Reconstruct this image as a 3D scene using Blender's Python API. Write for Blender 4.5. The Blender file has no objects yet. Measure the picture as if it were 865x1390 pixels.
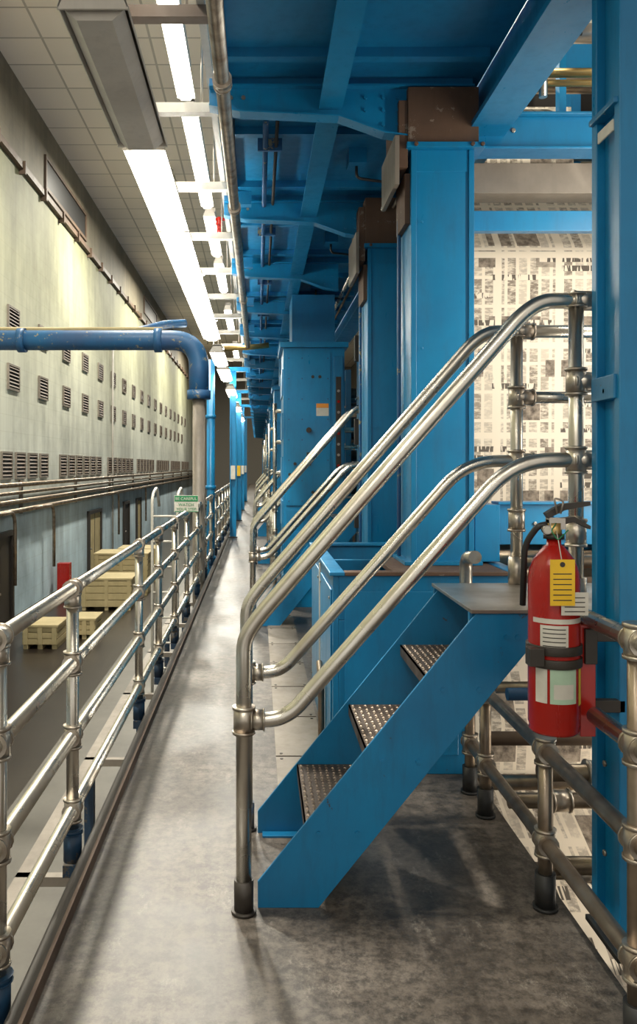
import bpy, bmesh, math, random
from mathutils import Vector, Matrix
random.seed(7)
scene = bpy.context.scene
COL = scene.collection

# ------------------------------------------------------------------ materials
def newmat(name):
    m = bpy.data.materials.new(name); m.use_nodes = True
    nt = m.node_tree; bs = nt.nodes["Principled BSDF"]
    return m, nt, bs
def N(nt, t, **kw):
    n = nt.nodes.new(t)
    for k, v in kw.items():
        if k in n.inputs: n.inputs[k].default_value = v
        else: setattr(n, k, v)
    return n
def ramp(nt, src, stops):
    r = nt.nodes.new("ShaderNodeValToRGB")
    e = r.color_ramp.elements
    while len(e) < len(stops): e.new(0.5)
    for i, (p, c) in enumerate(stops):
        e[i].position = p
        e[i].color = (c[0], c[1], c[2], 1) if hasattr(c, '__len__') else (c, c, c, 1)
    nt.links.new(src, r.inputs[0]); return r
def mix(nt, fac, a, b, mode='MIX'):
    m = nt.nodes.new("ShaderNodeMix"); m.data_type = 'RGBA'; m.blend_type = mode
    for sock, v in ((m.inputs[0], fac), (m.inputs[6], a), (m.inputs[7], b)):
        if hasattr(v, 'is_output'): nt.links.new(v, sock)
        elif hasattr(v, '__len__'): sock.default_value = (v[0], v[1], v[2], 1)
        else: sock.default_value = v
    return m.outputs[2]
def coords(nt, scale=(1, 1, 1)):
    tc = N(nt, "ShaderNodeTexCoord"); mp = N(nt, "ShaderNodeMapping")
    mp.inputs["Scale"].default_value = scale
    nt.links.new(tc.outputs["Object"], mp.inputs[0]); return mp.outputs[0]
def noise(nt, vec, scale, detail=4, rough=.6):
    n = N(nt, "ShaderNodeTexNoise"); n.inputs["Scale"].default_value = scale
    n.inputs["Detail"].default_value = detail; n.inputs["Roughness"].default_value = rough
    nt.links.new(vec, n.inputs["Vector"]); return n.outputs["Fac"]
def bump(nt, bs, h, strength=.2, dist=.01):
    b = N(nt, "ShaderNodeBump"); b.inputs["Strength"].default_value = strength
    b.inputs["Distance"].default_value = dist
    nt.links.new(h, b.inputs["Height"]); nt.links.new(b.outputs[0], bs.inputs["Normal"])

def paint(name, c, c2=None, rough=.35, chip=(.10, .06, .04), chips=.72, metal=0, grime=.35):
    m, nt, bs = newmat(name); v = coords(nt)
    c2 = c2 or tuple(x * .72 for x in c)
    n1 = noise(nt, v, 2.2, 5); r1 = ramp(nt, n1, [(.35, c), (.7, c2)])
    vs = coords(nt, (5, 5, .9)); n2 = noise(nt, vs, 3, 6, .7)
    r2 = ramp(nt, n2, [(.5, 0), (.85, grime)])
    col = mix(nt, r2.outputs[0], r1.outputs[0], tuple(x * .45 + .01 for x in c))
    n3 = noise(nt, v, 9, 8, .75); r3 = ramp(nt, n3, [(chips - .02, 0), (chips, 1)])
    col = mix(nt, r3.outputs[0], col, chip)
    nt.links.new(col, bs.inputs["Base Color"])
    rr = ramp(nt, n2, [(.3, rough), (.8, rough + .2)]); nt.links.new(rr.outputs[0], bs.inputs["Roughness"])
    bs.inputs["Metallic"].default_value = metal
    bump(nt, bs, n3, .06, .003)
    return m
def metal(name, c, c2, rough=.28, met=.9, sc=6):
    m, nt, bs = newmat(name); v = coords(nt)
    n1 = noise(nt, v, sc, 3, .55); r1 = ramp(nt, n1, [(.38, c), (.72, c2)])
    nt.links.new(r1.outputs[0], bs.inputs["Base Color"])
    r2 = ramp(nt, n1, [(.3, rough), (.75, rough + .15)]); nt.links.new(r2.outputs[0], bs.inputs["Roughness"])
    bs.inputs["Metallic"].default_value = met
    n2 = noise(nt, v, 60, 3); bump(nt, bs, n2, .03, .0006)
    return m
def plain(name, c, rough=.5, met=0):
    m, nt, bs = newmat(name); v = coords(nt); n1 = noise(nt, v, 14, 4)
    r = ramp(nt, n1, [(.3, c), (.8, tuple(x * .8 for x in c))]); nt.links.new(r.outputs[0], bs.inputs["Base Color"])
    bs.inputs["Roughness"].default_value = rough; bs.inputs["Metallic"].default_value = met
    return m
def emit(name, c, s):
    m, nt, bs = newmat(name)
    bs.inputs["Base Color"].default_value = (.9, .9, .9, 1)
    bs.inputs["Emission Color"].default_value = (*c, 1); bs.inputs["Emission Strength"].default_value = s
    return m

BLUE = paint("blue_paint", (.003, .205, .43), (.004, .16, .355), .26, chips=.73, grime=.55)
BLUED = paint("blue_paint_deck", (.003, .185, .40), (.008, .13, .30), .33, chips=.75, grime=.6)
BLUEW = paint("blue_paint_worn", (.003, .185, .395), (.006, .13, .29), .3, chips=.665, grime=.75, chip=(.05, .045, .04))
BLUEP = paint("blue_pipe_paint", (.012, .105, .25), (.03, .075, .18), .4, chips=.62, chip=(.3, .26, .16))
SOCK = paint("blue_black_socket", (.01, .05, .11), (.02, .03, .05), .4, chips=.58, chip=(.10, .085, .07))
PIPE = metal("galvanised_pipe", (.70, .67, .60), (.50, .45, .38), .22, .97, 5)
PIPED = metal("old_pipe", (.36, .29, .22), (.17, .125, .09), .3, .85, 7)
CLAMP = metal("cast_clamp", (.55, .50, .43), (.30, .24, .19), .28, .9, 14)
STEEL = metal("worn_steel", (.46, .43, .39), (.26, .22, .18), .3, .85, 5)
TREAD = metal("tread_steel", (.15, .11, .085), (.06, .042, .03), .4, .6, 8)
TBUMP = metal("tread_button_steel", (.30, .24, .19), (.17, .13, .10), .35, .8, 8)
RUST = paint("rusty_steel", (.12, .065, .038), (.07, .04, .025), .6, chips=.62, chip=(.2, .155, .12))
GREY = paint("grey_strut", (.50, .48, .43), (.36, .33, .29), .45)
PLATEG = paint("dirty_plate", (.26, .225, .185), (.16, .135, .11), .45)
LAMPG = paint("lamp_housing", (.58, .54, .48), (.46, .42, .37), .4, chips=.8)
BROWN = paint("brown_beam", (.14, .09, .06), (.09, .06, .04), .5)
BLACK = plain("black_rubber", (.02, .02, .02), .5)
DARK = plain("dark_metal", (.045, .038, .032), .45, .3)
RED = paint("red_enamel", (.40, .014, .008), (.30, .010, .006), .16, chips=.85, grime=.3)
YEL = plain("yellow_tag", (.85, .52, .02), .5)
YELP = paint("yellow_paint", (.7, .55, .05), (.6, .45, .05), .4)
WHT = plain("white_label", (.62, .59, .52), .5)
GRN = plain("pale_green_label", (.42, .58, .43), .5)
GREENS = plain("green_sign", (.02, .25, .10), .5)
ORG = plain("orange_label", (.7, .26, .03), .5)
BRASS = metal("brass_pipe", (.7, .5, .2), (.45, .3, .12), .3, .9)
CREAM = paint("cream_paint", (.47, .38, .20), (.37, .30, .15), .6, chips=.85)
CREAMP = paint("cream_panel", (.66, .61, .50), (.55, .50, .40), .5, chips=.85)
TUBE = emit("fluorescent_tube", (1, .95, .82), 19)
TUBE2 = emit("fluorescent_tube_upper", (1, .96, .85), 16)
UPFILL = emit("added_uplight", (1, .95, .84), 62)  # unseen glow added on fixture tops to brighten the deck underside
HB = emit("highbay_glow", (1, .93, .78), 60)

def mat_walk():
    m, nt, bs = newmat("stained_concrete"); v = coords(nt)
    n1 = noise(nt, v, 1.1, 8, .7); r1 = ramp(nt, n1, [(.35, (.045, .037, .030)), (.5, (.11, .092, .076)), (.66, (.195, .167, .142))])
    n2 = noise(nt, v, 18, 9, .8); r2 = ramp(nt, n2, [(.41, .32), (.57, 1.0)])
    col = mix(nt, .95, r1.outputs[0], r2.outputs[0], 'MULTIPLY')
    n3 = noise(nt, coords(nt, (1, .35, 1)), 5, 8, .8); r3 = ramp(nt, n3, [(.53, 0), (.66, .8)])
    col = mix(nt, r3.outputs[0], col, (.032, .025, .020))
    n4 = noise(nt, coords(nt, (1, .5, 1)), 4.5, 12, .88); r4 = ramp(nt, n4, [(.56, 0), (.64, .45)])
    col = mix(nt, r4.outputs[0], col, (.34, .305, .265))
    nt.links.new(col, bs.inputs["Base Color"])
    rr = ramp(nt, n1, [(.3, .28), (.7, .5)]); nt.links.new(rr.outputs[0], bs.inputs["Roughness"])
    bump(nt, bs, n2, .3, .003); return m
WALK = mat_walk()
def mat_floor(name, c, c2, rough):
    m, nt, bs = newmat(name); v = coords(nt)
    n1 = noise(nt, v, .8, 8, .7); r1 = ramp(nt, n1, [(.3, c), (.7, c2)])
    nt.links.new(r1.outputs[0], bs.inputs["Base Color"]); bs.inputs["Roughness"].default_value = rough
    return m
FLD = mat_floor("dark_aisle_paint", (.018, .013, .010), (.03, .023, .017), .3)
FLC = mat_floor("hall_concrete", (.14, .13, .11), (.075, .067, .056), .45)
def brickvec(nt, a, b):
    tc = N(nt, "ShaderNodeTexCoord"); s = N(nt, "ShaderNodeSeparateXYZ"); c = N(nt, "ShaderNodeCombineXYZ")
    nt.links.new(tc.outputs["Object"], s.inputs[0])
    nt.links.new(s.outputs[a], c.inputs[0]); nt.links.new(s.outputs[b], c.inputs[1]); return c.outputs[0], s
def brick(nt, vec, w, h, mortar, c1, c2, cm, offset=.5, bias=0):
    b = N(nt, "ShaderNodeTexBrick"); b.offset = offset
    b.inputs["Scale"].default_value = 1; b.inputs["Brick Width"].default_value = w
    b.inputs["Row Height"].default_value = h; b.inputs["Mortar Size"].default_value = mortar
    b.inputs["Mortar Smooth"].default_value = .2; b.inputs["Bias"].default_value = bias
    for k, c in (("Color1", c1), ("Color2", c2), ("Mortar", cm)): b.inputs[k].default_value = (*c, 1)
    nt.links.new(vec, b.inputs["Vector"]); return b
def mat_wall():
    m, nt, bs = newmat("painted_block_wall"); vec, s = brickvec(nt, 1, 2)
    b = brick(nt, vec, .8, .4, .010, (1, 1, 1), (.97, .97, .96), (.90, .90, .88))
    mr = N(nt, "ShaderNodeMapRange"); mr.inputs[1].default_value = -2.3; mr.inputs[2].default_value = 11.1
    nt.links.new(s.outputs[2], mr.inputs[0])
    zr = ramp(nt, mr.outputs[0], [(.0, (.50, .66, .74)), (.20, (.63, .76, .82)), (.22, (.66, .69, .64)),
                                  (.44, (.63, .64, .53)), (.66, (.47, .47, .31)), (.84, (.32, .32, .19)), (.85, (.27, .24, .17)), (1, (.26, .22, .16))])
    n1 = noise(nt, coords(nt, (1, 1, .8)), .30, 7, .65); r1 = ramp(nt, n1, [(.38, .45), (.58, 1)])
    n5 = noise(nt, coords(nt, (1, 2.2, .15)), 1.2, 5, .6); r5 = ramp(nt, n5, [(.4, .8), (.6, 1)])
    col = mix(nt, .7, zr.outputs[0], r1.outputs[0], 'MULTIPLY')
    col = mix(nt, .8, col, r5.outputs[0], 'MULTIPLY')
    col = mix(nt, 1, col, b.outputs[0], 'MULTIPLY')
    nt.links.new(col, bs.inputs["Base Color"]); bs.inputs["Roughness"].default_value = .7
    return m
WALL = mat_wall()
def mat_ceil():
    m, nt, bs = newmat("ceiling_tiles"); vec, s = brickvec(nt, 0, 1)
    b = brick(nt, vec, 1.2, 1.2, .03, (.78, .68, .58), (.70, .61, .52), (.42, .36, .30), offset=0)
    nt.links.new(b.outputs[0], bs.inputs["Base Color"]); bs.inputs["Roughness"].default_value = .8
    return m
CEIL = mat_ceil()
DWALL = plain("dark_wall_paint", (.22, .20, .17), .8)  # even dark beige-brown for the far and right walls

def mat_news():
    m, nt, bs = newmat("newsprint"); vec, s = brickvec(nt, 0, 2)
    paper = (.84, .74, .60)
    n = noise(nt, coords(nt, (20, 1, 60)), 1, 3, .7); words = ramp(nt, n, [(.37, .15), (.56, 1)])
    colb = brick(nt, vec, .075, .19, .012, (.95, .95, .95), (.30, .30, .30), (0, 0, 0), offset=.0)
    ink = mix(nt, 1, words.outputs[0], colb.outputs[0], 'MULTIPLY')
    base = mix(nt, ink, paper, (.20, .16, .125))
    pb = brick(nt, vec, .19, .145, .018, (0, 0, 0), (1, 1, 1), (0, 0, 0), offset=.37, bias=0)
    pr = ramp(nt, pb.outputs[0], [(.66, 0), (.68, 1)])
    pn = noise(nt, coords(nt), 20, 5); pc = ramp(nt, pn, [(.35, (.10, .078, .06)), (.65, (.40, .33, .26))])
    base = mix(nt, pr.outputs[0], base, pc.outputs[0])
    hb = brick(nt, vec, .31, .06, .012, (0, 0, 0), (1, 1, 1), (0, 0, 0), offset=.6, bias=0)
    hr = ramp(nt, hb.outputs[0], [(.84, 0), (.86, 1)])
    hn = noise(nt, coords(nt, (50, 1, 8)), 1, 1); hc = ramp(nt, hn, [(.47, paper), (.5, (.12, .10, .08))])
    base = mix(nt, hr.outputs[0], base, hc.outputs[0])
    pg = brick(nt, vec, .40, .60, .024, (0, 0, 0), (0, 0, 0), (1, 1, 1), offset=0)
    base = mix(nt, pg.outputs[0], base, paper)
    nt.links.new(base, bs.inputs["Base Color"]); bs.inputs["Roughness"].default_value = .8
    return m
NEWS = mat_news()

# ------------------------------------------------------------------ mesh builder
class B:
    def __init__(s, name, parent=None):
        s.name = name; s.bm = bmesh.new(); s.mats = []; s.parent = parent
    def mi(s, m):
        if m not in s.mats: s.mats.append(m)
        return s.mats.index(m)
    def face(s, vs, m, smooth=False):
        try:
            f = s.bm.faces.new(vs); f.material_index = s.mi(m); f.smooth = smooth; return f
        except ValueError: return None
    def box(s, x0, x1, y0, y1, z0, z1, m):
        v = [s.bm.verts.new(p) for p in ((x0,y0,z0),(x1,y0,z0),(x1,y1,z0),(x0,y1,z0),(x0,y0,z1),(x1,y0,z1),(x1,y1,z1),(x0,y1,z1))]
        for q in ((3,2,1,0),(4,5,6,7),(0,1,5,4),(1,2,6,5),(2,3,7,6),(3,0,4,7)): s.face([v[i] for i in q], m)
    def prism(s, poly, axis, a, b, m):
        def mk(p, t):
            return {'y': (p[0], t, p[1]), 'x': (t, p[0], p[1]), 'z': (p[0], p[1], t)}[axis]
        A = [s.bm.verts.new(mk(p, a)) for p in poly]; C = [s.bm.verts.new(mk(p, b)) for p in poly]
        s.face(A, m); s.face(C[::-1], m); n = len(poly)
        for i in range(n): s.face([A[i], C[i], C[(i+1) % n], A[(i+1) % n]], m)
    def tube(s, pts, r, m, bend=0, seg=14, cap=True, nb=7):
        P = [Vector(p) for p in pts]
        if bend and len(P) > 2:
            Q = [P[0]]
            for i in range(1, len(P)-1):
                d1 = (P[i]-P[i-1]); d2 = (P[i+1]-P[i])
                bb = min(bend, d1.length*.49, d2.length*.49)
                a = P[i]-d1.normalized()*bb; c = P[i]+d2.normalized()*bb
                for k in range(nb+1):
                    t = k/nb; Q.append(a*(1-t)**2+P[i]*2*t*(1-t)+c*t*t)
            Q.append(P[-1]); P = Q
        t0 = (P[1]-P[0]).normalized()
        u = t0.orthogonal().normalized(); rings = []
        for i, p in enumerate(P):
            if i == 0: t = t0
            elif i == len(P)-1: t = (P[i]-P[i-1]).normalized()
            else: t = ((P[i+1]-P[i]).normalized()+(P[i]-P[i-1]).normalized()).normalized()
            u = (u-t*u.dot(t)).normalized(); w = t.cross(u)
            rr = r[i] if hasattr(r, '__len__') else r
            rings.append([s.bm.verts.new(p+(u*math.cos(a)+w*math.sin(a))*rr) for a in [2*math.pi*k/seg for k in range(seg)]])
        for i in range(len(rings)-1):
            for k in range(seg):
                s.face([rings[i][k], rings[i][(k+1) % seg], rings[i+1][(k+1) % seg], rings[i+1][k]], m, True)
        if cap:
            s.face(rings[0][::-1], m); s.face(rings[-1], m)
    def cyl(s, a, b, r, m, seg=16): s.tube([a, b], r, m, seg=seg)
    def lathe(s, prof, cx, cy, m, seg=32):
        rings = []
        for (r, z) in prof:
            rings.append([s.bm.verts.new((cx+r*math.cos(2*math.pi*k/seg), cy+r*math.sin(2*math.pi*k/seg), z)) for k in range(seg)])
        for i in range(len(rings)-1):
            for k in range(seg):
                s.face([rings[i][k], rings[i][(k+1) % seg], rings[i+1][(k+1) % seg], rings[i+1][k]], m, True)
        s.face(rings[0][::-1], m); s.face(rings[-1], m)
    def patch(s, cx, cy, r, a0, a1, z0, z1, m, n=8):
        lo = []; hi = []
        for i in range(n+1):
            a = math.radians(a0+(a1-a0)*i/n)
            lo.append(s.bm.verts.new((cx+r*math.sin(a), cy-r*math.cos(a), z0)))
            hi.append(s.bm.verts.new((cx+r*math.sin(a), cy-r*math.cos(a), z1)))
        for i in range(n): s.face([lo[i], lo[i+1], hi[i+1], hi[i]], m, True)
    def bolt(s, p, axis, r=.012, h=.01, m=None):
        q = Vector(p)+Vector(axis)*h; s.cyl(p, q, r, m or STEEL, 6)
    def collar(s, p, axis, L=.09, r=.037, m=None):
        p = Vector(p); a = Vector(axis)*L/2; m = m or CLAMP
        s.cyl(p-a, p+a, r, m, 14)
        for e in (-1, 1):
            s.cyl(p+a*e*.98, p+a*e*.78, r*1.1, m, 14)
    def done(s, bevel=0):
        me = bpy.data.meshes.new(s.name)
        bmesh.ops.recalc_face_normals(s.bm, faces=s.bm.faces)
        s.bm.to_mesh(me); s.bm.free()
        for m in s.mats: me.materials.append(m)
        o = bpy.data.objects.new(s.name, me); COL.objects.link(o)
        if bevel:
            md = o.modifiers.new("bevel", 'BEVEL'); md.width = bevel; md.segments = 2
            md.limit_method = 'ANGLE'; md.angle_limit = math.radians(50)
        if s.parent: o.parent = s.parent
        return o
def empty(name):
    e = bpy.data.objects.new(name, None); COL.objects.link(e); return e

# ------------------------------------------------------------------ hall shell
HZ = -2.3; WX = -5.9; CZ = 11.1; FY = 78
b = B("floor"); b.box(-2.83, 9, -6, FY, HZ-.2, HZ, FLC); b.box(WX, -2.83, -6, FY, HZ-.2, HZ, FLD); b.done()
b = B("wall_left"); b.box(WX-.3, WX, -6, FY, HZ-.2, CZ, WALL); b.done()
b = B("wall_far"); b.box(WX-.3, 9.3, FY, FY+.3, HZ-.2, CZ, DWALL); b.done()
b = B("wall_right"); b.box(9, 9.3, -6, FY, HZ-.2, CZ, DWALL); b.done()
b = B("ceiling"); b.box(WX-.3, 9.3, -6, FY+.3, CZ, CZ+.2, CEIL); b.done()
b = B("trim_1"); b.box(WX, WX+.12, -6, FY, 8.92, 9.08, BROWN)
for y in range(0, 76, 2): b.box(WX, WX+.17, y, y+.08, 8.8, 9.12, BROWN)
b.done()
b = B("baseboard_left"); b.box(WX, WX+.03, -6, FY, HZ, HZ+.25, DARK); b.done()

b = B("wall_louvre_vents")
def vent(y, z, w, h):
    b.box(WX, WX+.05, y-.05, y+w+.05, z-.05, z, PLATEG); b.box(WX, WX+.05, y-.05, y+w+.05, z+h, z+h+.05, PLATEG)
    b.box(WX, WX+.05, y-.05, y, z, z+h, PLATEG); b.box(WX, WX+.05, y+w, y+w+.05, z, z+h, PLATEG)
    b.box(WX, WX+.01, y, y+w, z, z+h, BLACK)
    n = 6
    for i in range(n):
        zz = z+h*(i+.3)/n
        b.prism([(WX+.012, zz+.05), (WX+.02, zz+.06), (WX+.055, zz+.01), (WX+.047, zz)], 'y', y, y+w, BROWN)
for i in range(18): vent(16.4+i*2.7, 3.45, .8, .52)
for i in range(18): vent(19.1+i*2.7, 4.85, .8, .5)
for i in range(48):
    if i % 7 != 5: vent(17.5+i*1.1, 1.32, .72, .56)
b.done()
b = B("wall_openings")
for (y0, y1, z0, z1) in ((22.5, 27.6, 9.35, 10.1), (42, 47, 9.6, 10.3)):
    b.box(WX, WX+.02, y0, y1, z0, z1, BLACK)
    for (a, c, d, e) in ((y0-.12, y0, z0, z1), (y1, y1+.12, z0, z1), (y0-.12, y1+.12, z1, z1+.1), (y0-.12, y1+.12, z0-.1, z0)):
        b.box(WX, WX+.06, a, c, d, e, BROWN)
b.done()
b = B("wall_conduit_bundle")
for z in (1.14, .95, .74, .52):
    b.cyl((WX+.16, -4, z), (WX+.16, 76, z), .06 if z != .95 else .045, PIPED, 10)
for y in range(2, 76, 6): b.box(WX, WX+.09, y, y+.06, .42, 1.24, PLATEG)
for y in (18.9, 22.5, 33, 41): b.tube([(WX+.24, y-2, .52), (WX+.24, y, .52), (WX+.24, y, -1.2)], .045, PIPED, bend=.4, seg=8)
b.done()
b = B("wall_vertical_conduit")
b.cyl((WX+.08, 32.5, HZ), (WX+.08, 32.5, 6.5), .04, GREY, 8)
b.done()
for i, (y0, w, zt, m) in enumerate(((18.1, 1.1, -.05, DARK), (28.1, 2.0, -.1, CREAM), (35.5, 1.2, -.1, DARK), (39.2, 1.2, -.1, CREAM))):
    b = B("door_%d" % (i+1)); y1 = y0+w
    b.box(WX+.001, WX+.04, y0, y1, HZ, zt, m)
    b.box(WX+.001, WX+.1, y0-.12, y0, HZ, zt+.12, DARK); b.box(WX+.001, WX+.1, y1, y1+.12, HZ, zt+.12, DARK); b.box(WX+.001, WX+.1, y0, y1, zt, zt+.12, DARK)
    b.cyl((WX+.04, y0+.12, -1.3), (WX+.12, y0+.12, -1.3), .03, STEEL, 10)
    if w > 1.5: b.box(WX+.04, WX+.05, (y0+y1)/2-.02, (y0+y1)/2+.02, HZ, zt, DARK)
    b.done()

def crate(name, x, y, w, d, h, m=CREAM):
    b = B(name)
    for i in range(3): b.box(x+.02+i*(w-.14)/2, x+.12+i*(w-.14)/2, y, y+d, HZ, HZ+.1, CREAM)
    z0 = HZ+.1; b.box(x+.03, x+w-.03, y+.03, y+d-.03, z0, HZ+h-.03, m)
    n = max(3, int((h-.1)/.16))
    for i in range(n):
        za = z0+i*(h-.1)/n; zb = z0+(i+1)*(h-.1)/n-.02
        b.box(x, x+w, y, y+.03, za, zb, m); b.box(x+w-.03, x+w, y+.03, y+d, za, zb, m); b.box(x, x+.03, y+.03, y+d, za, zb, m)
    for xx in (x+.02, x+w-.12, x+w/2-.05): b.box(xx, xx+.1, y-.025, y, z0, HZ+h, m)
    b.box(x-.02, x+w+.02, y-.03, y+d+.02, HZ+h-.03, HZ+h+.02, m)
    b.done(.004)
crate("wooden_crate", -4.75, 21.8, 1.35, 1.2, .85)
crate("wooden_crate", -4.9, 24.3, 1.6, 1.2, 1.25)
crate("wooden_crate", -4.7, 27.2, 1.3, 1.2, 1.1)
crate("pallet_box", -5.0, 17.2, .75, .9, .5)
crate("pallet_box", -4.15, 18.2, .5, .8, .45)
b = B("red_equipment_box"); b.box(-5.75, -5.4, 23.2, 23.5, HZ, HZ+1.1, RED); b.box(-5.78, -5.37, 23.17, 23.53, HZ, HZ+.05, DARK); b.box(-5.72, -5.43, 23.18, 23.2, HZ+.15, HZ+1.0, RED); b.done(.02)

# ------------------------------------------------------------------ walkway
b = B("walkway_deck"); b.box(-.66, 1.12, -2.5, 70, -.12, 0, WALK)
b.box(-.72, -.66, -2.5, 70, -.16, .02, DARK); b.box(-.668, -.655, -2.5, 70, 0, .05, BROWN)
for y in range(-2, 70, 2): b.box(-.69, 1.1, y, y+.1, -.34, -.12, BLUEW)
b.done()
b = B("walkway_support_columns")
for y in range(-2, 70, 4):
    for x in (-.6, .95): b.box(x, x+.12, y, y+.12, HZ, -.34, BLUEW)
b.done()
b = B("lower_catwalk_frame")
b.box(-1.5, -1.42, .5, 26, -1.0, -.94, PLATEG)
for y in range(1, 26, 2): b.box(-1.5, -.7, y*1.0, y+.06, -1.0, -.94, PLATEG)
for y in range(1, 26, 3): b.box(-1.5, -1.42, y, y+.08, HZ, -1.0, SOCK)
b.done()
b = B("steel_floor_plates")
y = 3.75
while y < 8.0:
    b.box(.10, .37, y, y+.68, 0, .008, PLATEG)
    for xx in (.13, .34):
        for yy in (y+.03, y+.65): b.cyl((xx, yy, .008), (xx, yy, .011), .009, DARK, 8)
    y += .70
b.done()

R = .026
def guard(name, x, ys, zs, y0, y1, base=-.04, sock=SOCK, m=PIPE):
    b = B(name)
    for z in zs: b.tube([(x, y0, z), (x, y1, z)], R, m, seg=16)
    for y in ys:
        b.cyl((x, y, base), (x, y, max(zs)), R, m, 16)
        b.cyl((x, y, base), (x, y, .08), R*1.45, sock, 14)
        b.collar((x, y, .085), (0, 0, 1), .02, R*1.6, sock)
        b.box(x-.03, -.72, y-.05, y+.05, -.09, base, sock)
        for z in zs:
            b.collar((x, y, z), (0, 1, 0), .075, R*1.32)
            if z == max(zs): b.collar((x, y, z-.05), (0, 0, 1), .06, R*1.3)
            else: b.collar((x, y, z), (0, 0, 1), .10, R*1.36)
    return b
lys = [1.3, 2.40, 3.37, 5.25, 6.3, 7.5, 8.8] + [10.3+1.5*i for i in range(20)]
b = guard("walkway_guardrail", -.77, lys, (1.09, .78, .475, .17), -.5, 40); b.done()

b = B("press_guardrail")
xr = 1.04
for z, ya, yb in ((1.12, 2.70, .6), (.83, 2.50, .6), (.57, 3.70, .6), (.24, 3.97, .6)):
    b.tube([(xr, ya, z), (xr, yb, z)], R, PIPED if z < .7 else PIPE)
for y, zt in ((3.97, .5), (3.70, .57), (2.93, .60), (2.22, 1.12), (1.2, 1.12)):
    b.cyl((xr, y, 0), (xr, y, zt), R, PIPED); b.cyl((xr, y, 0), (xr, y, .13), R*1.4, BLACK); b.cyl((xr, y, 0), (xr, y, .012), .045, BLACK)
    for z in (1.12, .83, .57, .24):
        if z <= zt+.04: b.collar((xr, y, z), (0, 1, 0), .075, R*1.35); b.collar((xr, y, z), (0, 0, 1), .1, R*1.38)
b.collar((xr, 2.70, 1.12), (0, 1, 0), .05, R*1.3)
b.tube([(1.02, 3.97, .45), (1.02, 3.97, 1.15), (1.02, 3.80, 1.17)], R*1.2, CLAMP, bend=.06)
b.done()

# ------------------------------------------------------------------ stairs
def stairs(y0, detail=True):
    e = empty("access_stair")
    w = .61; y1 = y0+w
    b = B("stringers", e)
    poly = [(0, 0), (.22, 0), (.86, .79), (.985, .94), (.985, 1.065), (.79, 1.065), (0, .095)]
    for ya in (y0, y1-.012): b.prism(poly, 'y', ya, ya+.012, BLUEW)
    for ya in (y0+.012, y1-.06): b.box(.02, .2, ya, ya+.045, 0, .01, BLUEW)
    b.done(.002)
    b = B("treads", e)
    for i, (x, z) in enumerate(((.17, .30), (.395, .56), (.62, .82))):
        xa, xb = x, x+.25
        b.box(xa, xb, y0+.013, y1-.013, z-.006, z, TREAD)
        b.box(xa, xa+.006, y0+.013, y1-.013, z-.045, z, TREAD); b.box(xb-.006, xb, y0+.013, y1-.013, z-.04, z, TREAD)
        for yy in (y0+.013, y1-.018): b.box(xa+.02, xb-.02, yy, yy+.005, z-.045, z-.006, BLUEW)
        if detail:
            nx, ny = 9, 21
            for a in range(nx):
                for c in range(ny):
                    px = xa+.018+a*(.25-.036)/(nx-1); py = y0+.03+c*(w-.06)/(ny-1); r = .0085
                    t = b.bm.verts.new((px, py, z+.005)); sgn = 1 if (a+c) % 2 else -1
                    q = [b.bm.verts.new((px+dx, py+dy, z+.0005)) for dx, dy in ((-r, sgn*r*.5), (sgn*r*.4*-1, -r), (r, -sgn*r*.5), (sgn*r*.4, r))]
                    for k in range(4): b.face([q[k], q[(k+1) % 4], t], TBUMP)
    b.done()
    b = B("bolts", e)
    for x, z in ((.22, .27), (.36, .27), (.45, .53), (.58, .53), (.67, .79), (.80, .79), (.90, .98), (.94, .98)):
        b.bolt((x, y0, z), (0, -1, 0), .009, .006, BLUEW)
    b.done()
    b = B("landing", e)
    b.box(.77, 1.60, y0-.01, y1+.05, 1.066, 1.08, STEEL)
    b.box(.77, 1.60, y0+.02, y0+.04, .96, 1.066, BLUEW); b.box(.77, 1.60, y1-.0, y1+.02, .96, 1.066, BLUEW)
    b.box(.99, 1.05, y0+.04, y1, .96, 1.066, BLUEW)
    b.done(.002)
    b = B("handrails", e)
    for ya in (y0-.028, y1+.028):
        b.tube([(-.05, ya, 0), (-.05, ya, .98), (.005, ya, 1.06), (.945, ya, 2.14), (1.02, ya, 2.19), (1.62, ya, 2.19)], R*1.08, PIPE, bend=.13, seg=20, nb=8)
        b.tube([(-.05, ya, .69), (.10, ya, .69), (.92, ya, 1.62), (1.62, ya, 1.62)], R*1.05, PIPE, bend=.14, seg=20, nb=8)
        b.tube([(1.15, ya, 1.90), (1.62, ya, 1.90)], R, PIPE)
        b.collar((-.05, ya, .69), (0, 0, 1), .10, R*1.45); b.collar((.0, ya, .69), (1, 0, 0), .05, R*1.4)
        b.cyl((-.05, ya, 0), (-.05, ya, .12), R*1.35, SOCK if ya > y0 else DARK); b.cyl((-.05, ya, 0), (-.05, ya, .012), .045, DARK)
        b.cyl((1.14, ya, 1.08), (1.14, ya, 2.19), R, PIPE)
        b.cyl((1.14, ya, 1.08), (1.14, ya, 1.2), R*1.4, CLAMP)
        for z in (1.36, 1.62, 1.90, 2.19):
            b.collar((1.14, ya, z), (0, 0, 1), .10 if z < 2.1 else .05, R*1.38)
            if z != 1.36: b.collar((1.17, ya, z), (1, 0, 0), .09, R*1.36)
    b.done()
    return e
stairs(2.93); stairs(8.07); stairs(13.2, False); stairs(18.3, False); stairs(23.4, False); stairs(28.5, False)

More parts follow.
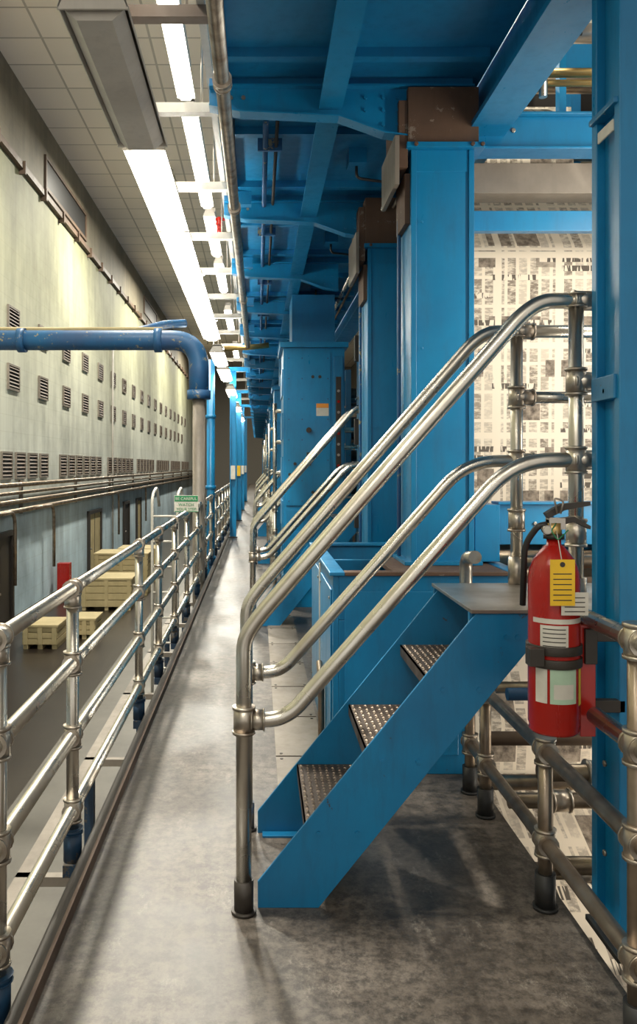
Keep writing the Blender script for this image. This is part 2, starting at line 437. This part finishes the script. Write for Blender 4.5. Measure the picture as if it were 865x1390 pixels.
# ------------------------------------------------------------------ columns
def column(x0, x1, y0, y1, z0, z1):
    b = B("press_column")
    b.box(x0, x1, y0, y1, z0, z1, BLUE)
    b.box(x0-.04, x1+.04, y0-.04, y1+.04, z0, z0+.02, BLUE)
    for xx in (x0, x1-.03): b.box(xx, xx+.03, y0-.012, y0, z0+.02, z1, BLUE)
    b.box(x0+.03, x1-.03, y0-.004, y0, z1-.12, z1, BLUE)
    b.box(x0-.03, x1+.05, y0-.05, y1+.05, z1, z1+.03, BLUE)
    b.box(x0-.02, x1+.02, y0-.03, y1+.03, z1+.03, 3.69, RUST)
    b.box(x0-.07, x0-.02, y0-.02, y1+.1, z1-.10, 3.62, RUST)
    b.box(x0-.095, x0-.07, y0-.04, y1+.12, z1-.20, 3.42, PLATEG)
    b.box(x0-.03, x0, y0+.02, y1-.02, z1-.4, z1-.12, RUST)
    for xx in (x0+.02, x1-.02, x1+.035): b.bolt((xx, y0-.05, z1+.015), (0, -1, 0), .012, .012, RUST)
    for zz in (z0+.3, z0+1.2, z0+1.9):
        b.bolt((x0+.06, y0-.012, zz), (0, -1, 0), .008, .006, BLUE)
    b.tube([(x0-.02, y1-.06, z0+.02), (x0-.02, y1-.06, z1-.3)], .012, BLUEP, seg=8)
    b.done(.006)
column(.85, 1.20, 4.5, 4.82, 1.05, 3.35)
column(.86, 1.20, 6.35, 6.7, 0, 3.30)
b = B("slim_press_column"); b.box(.98, 1.08, 7.75, 7.85, 0, 3.7, BLUE); b.box(.94, 1.12, 7.7, 7.9, 0, .02, BLUE)
for z in (1, 1.8, 2.6): b.box(.93, .98, 7.77, 7.83, z, z+.25, DARK)
b.done(.004)
b = B("near_structural_column")
b.box(1.17, 1.55, 2.62, 2.66, 0, 3.5, BLUE); b.box(1.17, 1.55, 2.80, 2.84, 0, 3.5, BLUE); b.box(1.20, 1.52, 2.66, 2.80, 0, 3.5, BLUE)
b.box(1.155, 1.57, 2.60, 2.86, 0, .02, BLACK)
b.box(1.165, 1.172, 2.66, 2.78, 2.70, 2.74, WHT)
b.box(1.16, 1.2, 2.64, 2.82, 1.82, 1.9, BLUEW)
b.box(1.155, 1.2, 2.63, 2.83, 2.78, 2.80, BLUEW)
for z in (.3, .6, 1.85, 2.79): b.bolt((1.17, 2.72, z), (-1, 0, 0), .012, .01)
b.done(.004)

b = B("press_plinth")
x0, x1, y0, y1, zt = .39, 1.36, 4.2, 5.8, 1.03; xl = 1.10
b.box(x0, x0+.03, y0, y1, 0, zt, BLUEW); b.box(x1-.03, x1, y0, y1, .80, zt, BLUEW); b.box(xl-.03, xl, y0+.03, y1, 0, .8, BLUEW)
b.box(x0+.03, x1-.03, y0, y0+.03, .80, zt, BLUEW); b.box(x0+.03, xl, y0, y0+.03, 0, .80, BLUEW); b.box(x0+.03, x1-.03, y1-.03, y1, .8, zt, BLUEW); b.box(x0+.03, xl-.03, y1-.03, y1, 0, .8, BLUEW)
b.box(x0+.03, x1-.03, y0+.03, y1-.03, .80, .85, RUST)
b.box(x0-.02, x0+.06, y0-.02, y1+.02, zt, zt+.02, BLUEW); b.box(x1-.06, x1+.02, y0-.02, y1+.02, zt, zt+.02, BLUEW)
b.box(x0+.06, x1-.06, y0-.02, y0+.06, zt, zt+.02, RUST); b.box(x0+.06, x1-.06, y1-.06, y1+.02, zt, zt+.02, BLUEW)
b.box(x0+.32, x1-.06, y0+.06, 4.9, zt-.01, zt+.018, RUST)
b.box(x0+.03, x1-.03, 4.9, 4.94, .85, zt, BLUEW)
b.box(x0-.008, x0, 4.26, 4.95, .1, .95, BLUE); b.box(x0-.008, x0, 5.05, 5.72, .1, .95, BLUE)
b.box(x0-.012, x0, 4.98, 5.02, .02, 1.0, GREY)
b.box(x0+.06, xl-.06, y0-.008, y0, .1, .95, BLUEW)
for y in (4.3, 4.9, 5.1, 5.68):
    for z in (.15, .9): b.bolt((x0-.008, y, z), (-1, 0, 0), .01, .008)
b.tube([(.36, 4.6, .0), (.36, 4.6, .35), (.36, 4.75, .45)], .018, PIPED, bend=.05)
b.done(.004)

# ------------------------------------------------------------------ control cabinets
def cabinet(y):
    b = B("press_control_cabinet")
    x0, x1, zt = .29, .98, 2.93
    b.box(x0, x1, y, y+.9, .0, zt, BLUE)
    b.box(x0+.03, x1-.16, y-.015, y, 1.15, zt-.06, BLUE)
    b.box(x0+.03, x1-.16, y-.012, y, .5, 1.10, BLUEW)
    b.box(x1-.12, x1-.02, y-.02, y, .6, zt-.1, BLUEW)
    b.box(x1-.10, x1-.04, y-.028, y-.02, 1.5, 2.6, DARK)
    for i in range(8): b.cyl((x1-.07, y-.028, 1.6+i*.12), (x1-.07, y-.04, 1.6+i*.12), .016, RED if i % 3 == 0 else STEEL, 10)
    b.box(.66, .80, y-.018, y-.015, 2.16, 2.30, WHT); b.box(.66, .80, y-.019, y-.016, 2.25, 2.30, ORG)
    for xx in (x0+.06, x1-.19, .5):
        for i in range(8): b.bolt((xx, y-.015, 1.2+i*.23), (0, -1, 0), .009, .008, BLUEP)
    for xx, zz in ((.42, 1.5), (.42, 1.62), (.36, 1.5), (.7, 1.3), (.62, 1.3), (.7, 2.6), (.62, 2.6)): b.cyl((xx, y-.03, zz), (xx, y-.015, zz), .018, DARK, 10)
    b.box(.55, .60, y-.045, y-.015, 1.6, 1.75, DARK)
    b.cyl((.575, y-.045, 2.0), (.575, y-.015, 2.0), .03, DARK)
    b.box(.42, .62, y-.03, y-.012, .62, .86, BLUED)
    b.box(x0-.04, x1+.04, y-.05, y+.95, zt, zt+.06, BLUE)
    b.box(x0+.1, x1-.1, y+.1, y+.8, zt+.06, 3.55, BLUED)
    for z in (.4, .9, 1.4, 1.9, 2.4): b.box(x0-.012, x0, y+.1, y+.8, z, z+.3, BLUEW)
    b.done(.005)
for i in range(9): cabinet(9.15+5.1*i)

b = B("machine_side_guardrail")
for k in range(5):
    ya = 10.4+5.1*k
    for z in (1.05, .75, .45): b.cyl((.22, ya, z), (.22, ya+2.6, z), R, PIPE, 10)
    for y in (ya, ya+1.3, ya+2.6):
        b.cyl((.22, y, 0), (.22, y, 1.05), R, PIPE, 10)
        for z in (1.05, .75, .45): b.collar((.22, y, z), (0, 0, 1), .08, R*1.35)
    for z in (1.5, 1.9, 2.3): b.tube([(.22, ya, z), (.55, ya, z)], R, PIPE, seg=8)
    b.cyl((.22, ya, 1.05), (.22, ya, 2.4), R, PIPE, 10)
b.done()

# ------------------------------------------------------------------ upper gantry
b = B("overhead_gantry_deck")
b.box(-.18, 1.25, 1.2, 60, 3.76, 3.82, BLUED)
b.box(-.20, -.16, 1.2, 60, 3.70, 3.9, BLUED)
b.box(.395, .41, 1.2, 60, 3.60, 3.76, BLUE); b.box(.34, .47, 1.2, 60, 3.585, 3.60, BLUE)
b.box(1.27, 1.30, 1.2, 60, 3.50, 4.05, BLUED); b.box(1.18, 1.40, 1.2, 60, 3.47, 3.50, BLUE); b.box(1.18, 1.40, 1.2, 60, 4.05, 4.08, BLUE)
y = 2.56
while y < 58:
    b.prism([(-.27, 3.70), (-.27, 3.60), (-.1, 3.565), (.45, 3.54), (.70, 3.45), (.84, 3.43), (.84, 3.70)], 'y', y, y+.012, BLUE)
    b.prism([(-.27, 3.592), (-.27, 3.60), (-.1, 3.565), (.45, 3.54), (.70, 3.45), (.84, 3.43), (.84, 3.422), (.70, 3.442), (.45, 3.532), (-.1, 3.557)], 'y', y-.045, y+.055, BLUE)
    b.box(-.27, 1.2, y-.04, y+.05, 3.70, 3.712, BLUE)
    b.box(-.27, 1.2, y, y+.012, 3.70, 3.76, BLUED)
    for zz in (.05, .12): b.bolt((-.2+zz, y, 3.65), (0, -1, 0), .012, .01)
    for xx in (.6, .7, .78):
        for zz in (3.5, 3.58, 3.65): b.bolt((xx, y, zz), (0, -1, 0), .010, .01, BLUE)
    y += 1.96
y = 3.2
while y < 58:
    b.box(-.16, 1.2, y, y+.06, 3.71, 3.76, BLUED); y += .98
b.done()
b = B("gantry_service_lines")
for x, z, r, m in ((.05, 3.68, .018, BLUEP), (.12, 3.69, .012, BLACK), (.98, 3.60, .022, PIPE), (1.06, 3.62, .015, PIPED)):
    b.cyl((x, 4.9, z), (x, 58, z), r, m, 8)
for k in range(12):
    y = 5.3+1.96*k
    b.box(.0, .16, y, y+.02, 3.66, 3.76, BLUEP)
    b.box(.62, .74, y+.2, y+.36, 3.66, 3.76, BLUED)
    b.tube([(.68, y+.28, 3.66), (.68, y+.28, 3.58), (1.0, y+.4, 3.58)], .010, BLACK, bend=.05, seg=8)
    b.box(-.15, -.05, y+.9, y+.98, 3.60, 3.70, BLUED)
b.done()
# posts carrying the outer edge of the gantry further down the hall
for y in (18.0, 23.5, 29.0, 36.0):
    b = B("gantry_support_post")
    b.box(-.62, -.60, y, y+.14, 0, 3.70, BLUE); b.box(-.50, -.48, y, y+.14, 0, 3.70, BLUE); b.box(-.60, -.50, y+.06, y+.08, 0, 3.70, BLUE)
    b.box(-.65, -.45, y-.03, y+.17, 0, .02, DARK); b.box(-.65, -.18, y, y+.14, 3.70, 3.79, BLUE)
    b.box(-.60, -.50, y-.02, y, 1.3, 1.6, YEL if y in (23.5,) else WHT)
    b.done()

b = B("press_cross_beams")
b.box(1.20, 3.2, 4.60, 4.66, 3.40, 3.58, BLUE); b.box(1.20, 3.2, 4.56, 4.72, 3.385, 3.40, BLUE); b.box(1.20, 3.2, 4.56, 4.72, 3.58, 3.595, BLUE)
b.box(1.20, 3.2, 4.82, 5.0, 3.22, 3.40, PLATEG)
b.box(1.20, 3.2, 4.80, 4.86, 2.99, 3.11, BLUE)
b.box(1.36, 3.2, 4.62, 4.70, 1.15, 1.38, BLUE); b.box(1.36, 3.2, 4.58, 4.72, 1.38, 1.395, BLUE)
b.box(1.22, 1.36, 4.55, 4.85, 1.06, 1.38, BLUE)
for x in (1.5, 1.58, 1.95, 2.03): b.bolt((x, 4.62, 1.27), (0, -1, 0), .012, .012)
b.box(1.68, 1.82, 4.60, 4.62, 1.18, 1.36, BLUED); b.box(2.15, 2.25, 4.60, 4.62, 1.18, 1.36, BLUED)
for x in (1.45, 2.0, 2.5):
    b.bolt((x, 4.60, 3.5), (0, -1, 0), .014, .012)
b.box(1.25, 3.2, 3.1, 3.2, 3.62, 3.85, BLUE)
b.box(1.2, 3.2, 4.3, 4.36, 3.98, 4.18, CREAMP)
b.box(3.2, 3.5, 4.4, 6.6, 0, 4.2, BLUED)
b.done(.003)
b = B("upper_web_ducting")
b.box(1.35, 3.2, 6.3, 7.0, 4.3, 5.2, DARK); b.box(1.35, 3.2, 6.2, 6.3, 4.75, 4.85, BLUED)
for x in (1.5, 1.95, 2.4, 2.85): b.box(x, x+.08, 6.22, 6.3, 3.6, 5.2, BLUED)
b.box(1.4, 3.2, 5.6, 5.7, 4.35, 4.55, BLUED); b.cyl((1.4, 5.2, 4.05), (3.2, 5.2, 4.05), .06, PIPED)
b.cyl((1.4, 4.9, 4.25), (3.2, 4.9, 4.25), .09, STEEL); b.box(1.4, 3.2, 4.7, 4.76, 4.35, 4.6, BLUED)
for z in (3.7, 3.95, 4.1): b.cyl((1.4, 6.15, z), (3.2, 6.15, z), .04, PIPED)
b.done()

b = B("upper_press_pipework")
b.cyl((1.3, 4.45, 3.70), (3.2, 4.45, 3.70), .018, BRASS); b.cyl((1.3, 4.5, 3.78), (3.2, 4.5, 3.78), .025, BRASS)
b.cyl((1.3, 4.9, 3.62), (3.2, 4.9, 3.62), .05, STEEL)
b.cyl((1.55, 4.4, 3.6), (1.55, 4.4, 4.8), .022, PIPE)
b.cyl((2.02, 4.5, 3.6), (2.02, 4.5, 4.8), .05, CREAMP)
for x in (1.4, 1.75, 2.1): b.box(x, x+.04, 4.7, 4.76, 3.6, 4.3, BLUE)
b.tube([(1.42, 4.5, 3.6), (1.42, 4.5, 4.0), (1.8, 4.5, 4.0)], .012, BLACK, bend=.1, seg=8)
b.done()

# ------------------------------------------------------------------ newsprint web
def web(name, prof, x0, x1):
    b = B(name)
    rows = []
    for (y, z) in prof: rows.append((b.bm.verts.new((x0, y, z)), b.bm.verts.new((x1, y, z))))
    for i in range(len(rows)-1): b.face([rows[i][0], rows[i][1], rows[i+1][1], rows[i+1][0]], NEWS, True)
    b.done()
prof = [(5.5, 1.1), (5.42, 1.3), (5.38, 2.95)]
for i in range(7):
    t = i/6*math.radians(50); prof.append((5.38+.14*(1-math.cos(t)), 3.0+.14*math.sin(t)))
prof += [(6.05, 3.85), (6.1, 4.3)]
web("newsprint_web", prof, 1.22, 2.36)
web("newsprint_web", [(4.85, -1.8), (4.75, -.3), (4.7, .1), (4.9, .45), (5.3, .80)], 1.14, 2.5)
web("newsprint_web", [(3.6, -.75), (4.1, -.45), (4.55, -.25), (4.7, -.2)], 1.25, 2.5)
web("newsprint_web", [(5.9, 4.2), (5.2, 3.80), (5.1, 3.74), (5.1, 3.64), (5.3, 3.62)], 1.42, 2.1)
b = B("web_rollers")
for (y, z, r, m) in ((5.56, 3.0, .12, STEEL), (5.05, 1.02, .05, PIPED), (4.45, 1.07, .035, PIPED), (4.3, .98, .03, BROWN), (5.0, .60, .06, PIPED),
                     (4.35, .72, .03, PIPED), (4.2, .45, .03, PIPED), (4.1, .22, .035, BROWN), (4.3, -.08, .04, PIPED), (4.4, -.62, .045, BROWN), (4.5, -.9, .05, PIPED)):
    b.cyl((1.38 if z > .75 else 1.13, y, z), (3.15, y, z), r, m, 20)
b.box(1.37, 3.15, 4.34, 4.6, .88, .94, RUST)
b.cyl((1.2, 3.9, .50), (2.3, 3.9, .50), .03, BLUEP); b.cyl((1.45, 3.9, .50), (1.5, 3.9, .50), .045, BLUEP)
b.box(3.15, 3.2, 4.1, 5.7, -2.3, 4.2, BLUEW)
b.done()
b = B("lower_press_pipework")
for y, z, x1 in ((3.5, -.15, 3), (3.3, -.9, 3), (3.75, .05, 2.4), (3.35, .33, 3), (3.2, .02, 3)):
    b.cyl((1.16, y, z), (x1, y, z), .035, PIPED)
    for x in (1.4, 1.9): b.collar((x, y, z), (1, 0, 0), .09, .05)
for x in (1.3, 1.75): b.cyl((x, 3.65, -2.3), (x, 3.65, .1), .03, PIPED)
b.box(1.2, 3.0, 3.4, 4.0, -1.6, -1.5, BROWN)
b.done()

for k in range(6):
    y = 7.0+8.2*k
    b = B("printing_press_unit")
    b.box(1.65, 1.75, y, y+6.5, -2.3, 3.4, BLUEW); b.box(3.6, 3.7, y, y+6.5, -2.3, 3.6, BLUEW)
    b.box(1.62, 1.65, y+.1, y+.5, .1, 3.2, BLUE)
    for j in range(6):
        for z, r in ((.6, .12), (1.2, .16), (1.8, .10), (2.4, .14), (3.0, .1)):
            b.cyl((1.75, y+.5+j*1.05, z), (3.6, y+.5+j*1.05, z), r, STEEL if j % 2 else PIPED, 14)
    b.box(1.63, 1.65, y+.7, y+2.6, .3, 1.6, DARK); b.box(1.63, 1.65, y+3, y+6, .3, 2.2, BLUED)
    for z in (.5, 1.3, 2.0, 2.7): b.cyl((1.63, y, z), (1.63, y+6.4, z), .02, PIPE, 8)
    b.done()

# ------------------------------------------------------------------ blue duct pipe
b = B("blue_duct_pipe")
b.tube([(-5.85, 11.0, 3.3), (-.80, 11.0, 3.3), (-.80, 11.0, 2.55)], .135, BLUEP, bend=.38, seg=24, nb=10)
b.tube([(-.80, 11.0, 2.56), (-.80, 11.0, HZ)], .085, PLATEG, seg=20)
b.cyl((-.80, 11, 2.5), (-.80, 11, 2.62), .16, BLUEP, 24)
for x in (-1.35, -3.2): b.cyl((x-.05, 11, 3.3), (x+.05, 11, 3.3), .165, BLUEP, 24)
b.cyl((-5.85, 11.06, 3.46), (-1.3, 11.06, 3.46), .03, CREAM, 12)
b.tube([(-1.9, 11.05, 3.35), (-1.5, 13.2, 3.9), (-1.2, 13.4, 3.95)], .07, BLUEP, bend=.2)
b.done()
b = B("blue_pipe_riser"); b.cyl((-.80, 13.8, HZ), (-.80, 13.8, 3.4), .07, BLUEW, 16)
for z in (0, 1.2, 2.4): b.cyl((-.8, 13.8, z), (-.8, 13.8, z+.06), .09, BLUEW, 16)
b.done()

e = empty("watch_your_step_sign")
b = B("sign_board", e); b.box(-.90, -.64, 8.72, 8.732, 1.10, 1.28, WHT); b.box(-.895, -.645, 8.716, 8.72, 1.215, 1.275, GREENS)
b.box(-.895, -.645, 8.716, 8.72, 1.102, 1.108, GREENS)
b.box(-.78, -.76, 8.732, 8.80, 1.105, 1.13, DARK); b.done()
for txt, z, s, m in (("BE CAREFUL", 1.230, .042, WHT), ("WATCH", 1.165, .045, GREENS), ("YOUR STEP", 1.118, .042, GREENS)):
    c = bpy.data.curves.new("lettering", 'FONT'); c.body = txt; c.size = s; c.align_x = 'CENTER'; c.extrude = .0005
    c.materials.append(m); o = bpy.data.objects.new("lettering", c); COL.objects.link(o)
    o.location = (-.77, 8.714, z); o.rotation_euler = (math.pi/2, 0, 0); o.parent = e

b = B("access_ladder")
for x in (-1.25, -.95):
    b.tube([(x, 9.6, HZ), (x, 9.6, 1.25), (x+.02, 9.9, 1.35), (x+.02, 10.1, 1.1)], .018, WHT, bend=.12)
for i in range(11): b.cyl((-1.25, 9.6, HZ+.3+i*.3), (-.95, 9.6, HZ+.3+i*.3), .013, WHT)
b.done()

# ------------------------------------------------------------------ lighting struts and lamps
b = B("lamp_support_struts")
for i, y in enumerate([3.97, 5.04, 6.45, 7.85, 9.25, 10.65, 12.05, 13.5, 15, 17, 19, 21, 24, 27]):
    m = BROWN if i == 0 else GREY
    b.box(-.68, .36 if i else .32, y, y+.05, 3.80, 3.86, m); b.box(-.68, .33, y-.01, y+.06, 3.795, 3.803, m)
    b.cyl((-.66, y+.02, 3.2), (-.66, y+.02, 3.8), .008, STEEL, 6); b.cyl((-.35, y+.02, 3.8), (-.35, y+.02, 5.2), .008, STEEL, 6)
b.box(-.30, -.26, 3.0, 28, 3.86, 3.90, GREY)
b.tube([(-.24, 3.0, 4.2), (-.24, 28, 4.2)], .03, PIPE, seg=8)
b.done()
def lamp(x, ya, yb, z, lit=True, m=TUBE, w=.11, h=.10, up=False):
    b = B("fluorescent_light_fixture")
    P = [(x-w, z), (x-w*.55, z+h), (x+w*.55, z+h), (x+w, z), (x+w*.96, z-.004), (x+w*.5, z+h-.015), (x-w*.5, z+h-.015), (x-w*.96, z-.004)]
    b.prism(P, 'y', ya, yb, LAMPG)
    for y in (ya, yb-.01): b.prism([(x-w, z-.01), (x-w*.55, z+h+.01), (x+w*.55, z+h+.01), (x+w, z-.01)], 'y', y, y+.01, LAMPG)
    b.box(x-.05, x+.05, ya+.2, yb-.2, z+h, z+h+.04, LAMPG)
    if up: b.box(x-.04, x+.04, ya+.25, yb-.25, z+h+.04, z+h+.045, UPFILL)  # added glowing strip, hidden from below
    if lit:
        b.prism([(x-w*.85, z+.005), (x-w*.5, z+h-.03), (x+w*.5, z+h-.03), (x+w*.85, z+.005), (x+w*.5, z-.035), (x-w*.5, z-.035)], 'y', ya+.03, yb-.03, m)
    else:
        for dx in (-.045, .045): b.cyl((x+dx, ya+.02, z+.045), (x+dx, yb-.02, z+.045), .019, WHT, 12)
        b.prism([(x-w*.85, z+.005), (x-w*.5, z+.0), (x+w*.5, z+.0), (x+w*.85, z+.005), (x+w*.5, z-.035), (x-w*.5, z-.035)], 'y', ya+.03, yb-.03, LAMPG)
    b.done()
LX, LZ = -.575, 3.2
lamp(LX, 2.82, 4.05, LZ, False, w=.125, h=.15)
for ya, yb in ((4.08, 5.5), (5.52, 7.0), (7.02, 8.5), (8.52, 10.2), (11.4, 12.9), (13.4, 15.2), (17, 19), (22, 24), (27, 29)): lamp(LX, ya, yb, LZ, up=ya > 5)
lamp(LX, .2, 1.6, LZ); lamp(LX, -1.6, .0, LZ)
lamp(.65, -1.2, .4, 3.5)  # extra fixture added out of view to light the stair front
for ya, yb in ((3.4, 5.5), (5.75, 7.8), (8.1, 9.6), (10, 11.6), (13, 15), (17, 19)): lamp(-.485, ya, yb, 4.1, True, TUBE2, .062)
b = B("added_web_light")  # made-up fixture outside the frame, added to light the newsprint
b.box(2.55, 2.62, 3.5, 3.58, 1.3, 3.3, LAMPG); b.cyl((2.52, 3.56, 1.35), (2.52, 3.56, 3.25), .02, TUBE2, 12)
b.box(2.6, 2.66, 3.5, 3.58, -2.3, 3.3, BLUEW); b.cyl((2.52, 3.56, -1.0), (2.52, 3.56, .7), .02, TUBE2, 12); b.box(2.55, 2.62, 3.5, 3.58, -1.1, .8, LAMPG)
b.done()
l = bpy.data.lights.new("added_web_fill", 'AREA'); l.shape = 'RECTANGLE'; l.size = .3; l.size_y = 1.9; l.energy = 44; l.color = (1, .90, .75)  # added area light brightening the upper web
o = bpy.data.objects.new("added_web_fill", l); COL.objects.link(o); o.location = (2.45, 3.6, 2.3)
o.rotation_euler = (Vector((1.75, 5.4, 2.3))-Vector((2.45, 3.6, 2.3))).to_track_quat('-Z', 'Y').to_euler()
l = bpy.data.lights.new("added_web_fill", 'AREA'); l.shape = 'RECTANGLE'; l.size = .3; l.size_y = 1.5; l.energy = 12; l.color = (1, .90, .75)  # weaker area light added for the lower web
o = bpy.data.objects.new("added_web_fill", l); COL.objects.link(o); o.location = (2.45, 3.6, 0)
o.rotation_euler = (Vector((1.6, 4.8, -.1))-Vector((2.45, 3.6, 0))).to_track_quat('-Z', 'Y').to_euler()

for y in (3, 14, 26, 38, 50, 62):
    x = -2.75
    b = B("highbay_lamp")
    b.lathe([(.10, CZ-.2), (.12, CZ-.3), (.28, CZ-.55), (.29, CZ-.56), (.27, CZ-.555)], x, y, GREY, 20)
    b.cyl((x, y, CZ-.001), (x, y, CZ-.2), .03, GREY); b.cyl((x, y, CZ-.56), (x, y, CZ-.565), .25, HB, 20); b.done()
    l = bpy.data.lights.new("highbay_light", 'AREA'); l.shape = 'DISK'; l.size = .6; l.energy = 1250; l.color = (1, .95, .82)
    o = bpy.data.objects.new("highbay_light", l); COL.objects.link(o); o.location = (x, y, CZ-.62)

b = B("overhead_conduit_pipe")
b.tube([(-.155, .5, 3.22), (-.135, 10.9, 3.2)], .031, CLAMP, seg=16)
for y in (3.4, 5.06, 7.87, 10.67):
    b.collar((-.155+.0018*y, y, 3.21), (0, 1, 0), .06, .038); b.cyl((-.15, y, 3.24), (-.15, y, 3.8), .008, STEEL, 6)
b.tube([(-.45, 10.9, 3.17), (-.135, 10.9, 3.19), (.15, 10.9, 3.22)], .035, BRASS)
b.done()
b = B("red_sprinkler_valve"); b.cyl((-.38, 8.0, 3.90), (-.38, 8.0, 4.05), .024, RED, 12); b.cyl((-.38, 8.0, 3.97), (-.38, 8.0, 4.0), .038, RED, 12); b.cyl((-.42, 8.0, 4.03), (-.28, 8.0, 4.03), .016, RED, 12); b.done()

# ------------------------------------------------------------------ extinguisher
cx, cy, r = .932, 2.55, .078
e = empty("fire_extinguisher")
b = B("cylinder_body", e)
b.lathe([(.055, .765), (r-.006, .768), (r-.002, .775), (r-.004, .785), (r, .795), (r, 1.24), (r-.003, 1.27), (r-.015, 1.305), (r-.035, 1.332), (.03, 1.348), (.022, 1.352), (.022, 1.375)], cx, cy, RED, 40)
b.done()
b = B("valve_and_levers", e)
b.cyl((cx, cy, 1.37), (cx, cy, 1.42), .024, BRASS, 16); b.cyl((cx, cy, 1.37), (cx, cy, 1.385), .032, DARK, 16)
b.box(cx-.02, cx+.03, cy-.018, cy+.018, 1.40, 1.435, STEEL)
b.prism([(cx-.02, 1.40), (cx+.06, 1.425), (cx+.11, 1.40), (cx+.112, 1.41), (cx+.06, 1.44), (cx-.02, 1.43)], 'y', cy-.014, cy+.014, DARK)
b.prism([(cx-.02, 1.435), (cx+.03, 1.46), (cx+.11, 1.475), (cx+.11, 1.487), (cx+.02, 1.48), (cx-.03, 1.45)], 'y', cy-.014, cy+.014, DARK)
b.cyl((cx-.03, cy-.01, 1.40), (cx-.03, cy-.03, 1.40), .014, STEEL, 20); b.cyl((cx-.03, cy-.03, 1.40), (cx-.03, cy-.031, 1.40), .011, WHT, 20)
b.tube([(cx-.02, cy, 1.415), (cx-.05, cy, 1.41), (cx-.082, cy+.03, 1.35), (cx-.075, cy+.07, 1.15)], .010, BLACK, bend=.04, seg=12)
b.tube([(cx+.0, cy-.03, 1.45), (cx-.01, cy-.03, 1.50), (cx+.02, cy-.03, 1.49), (cx+.01, cy-.03, 1.45)], .003, STEEL, bend=.01, seg=8)
b.tube([(cx, cy-.02, 1.42), (cx-.03, cy-.06, 1.40), (cx-.01, cy-.06, 1.37), (cx+.03, cy-.04, 1.40)], .002, GREENS, bend=.01, seg=6)
b.done()
b = B("labels", e)
b.patch(cx, cy, r+.001, -50, 12, 1.035, 1.11, WHT); b.patch(cx, cy, r+.001, -28, 34, .87, .98, GRN)
b.patch(cx, cy, r+.001, -62, -34, .87, .98, WHT); b.patch(cx, cy, r+.0014, -20, 26, .885, .93, WHT)
b.patch(cx, cy, r+.001, -70, 60, 1.115, 1.13, WHT); b.patch(cx, cy, r+.001, 45, 75, .86, .99, YELP)
for i in range(5): b.patch(cx, cy, r+.0014, -44, 6, 1.045+i*.013, 1.048+i*.013, DARK)
b.done()
b = B("inspection_tags", e)
b.box(cx-.045, cx+.030, cy-.094, cy-.092, 1.175, 1.315, YEL)
for i in range(6): b.box(cx-.036, cx+.02, cy-.0948, cy-.094, 1.19+i*.016, 1.193+i*.016, DARK)
b.cyl((cx-.008, cy-.0955, 1.30), (cx-.008, cy-.091, 1.30), .008, DARK, 12)
b.tube([(cx-.008, cy-.093, 1.30), (cx-.008, cy-.06, 1.37), (cx, cy-.02, 1.40)], .0015, WHT, seg=6)
b.box(cx-.01, cx+.072, cy-.09, cy-.0885, 1.145, 1.215, WHT)
for i in range(4): b.box(cx, cx+.062, cy-.0905, cy-.09, 1.155+i*.014, 1.158+i*.014, DARK)
b.done()
b = B("mounting_bracket", e)
for z in (1.03, .99):
    b.lathe([(r+.002, z-.014), (r+.007, z-.014), (r+.007, z+.014), (r+.002, z+.014)], cx, cy, DARK, 40)
b.box(cx-.10, cx-.055, cy-.075, cy-.03, .985, 1.04, DARK)
b.box(cx+r+.002, cx+r+.05, cy-.01, cy+.08, .75, 1.10, RED)
b.box(cx+r+.012, cx+r+.05, cy-.025, cy-.01, .98, 1.09, DARK)
b.box(1.06, 1.19, cy+.07, cy+.10, .80, .84, DARK); b.box(1.06, 1.19, cy+.07, cy+.10, 1.03, 1.07, DARK)
b.done(.002)

# ------------------------------------------------------------------ world and camera
w = bpy.data.worlds.new("hall_ambient"); scene.world = w; w.use_nodes = True
w.node_tree.nodes["Background"].inputs[0].default_value = (1, .95, .86, 1)
w.node_tree.nodes["Background"].inputs[1].default_value = .75

cam = bpy.data.cameras.new("camera"); co = bpy.data.objects.new("camera", cam); COL.objects.link(co)
co.location = (0, 0, 1.6); co.rotation_euler = (math.pi/2, 0, 0)
cam.sensor_fit = 'VERTICAL'; cam.sensor_height = 36; cam.lens = 1100/1390*36
cam.shift_x = (432.5-350)/1390; cam.shift_y = -(695-632)/1390
cam.clip_end = 300
scene.camera = co
scene.view_settings.view_transform = 'Standard'
scene.view_settings.exposure = .12
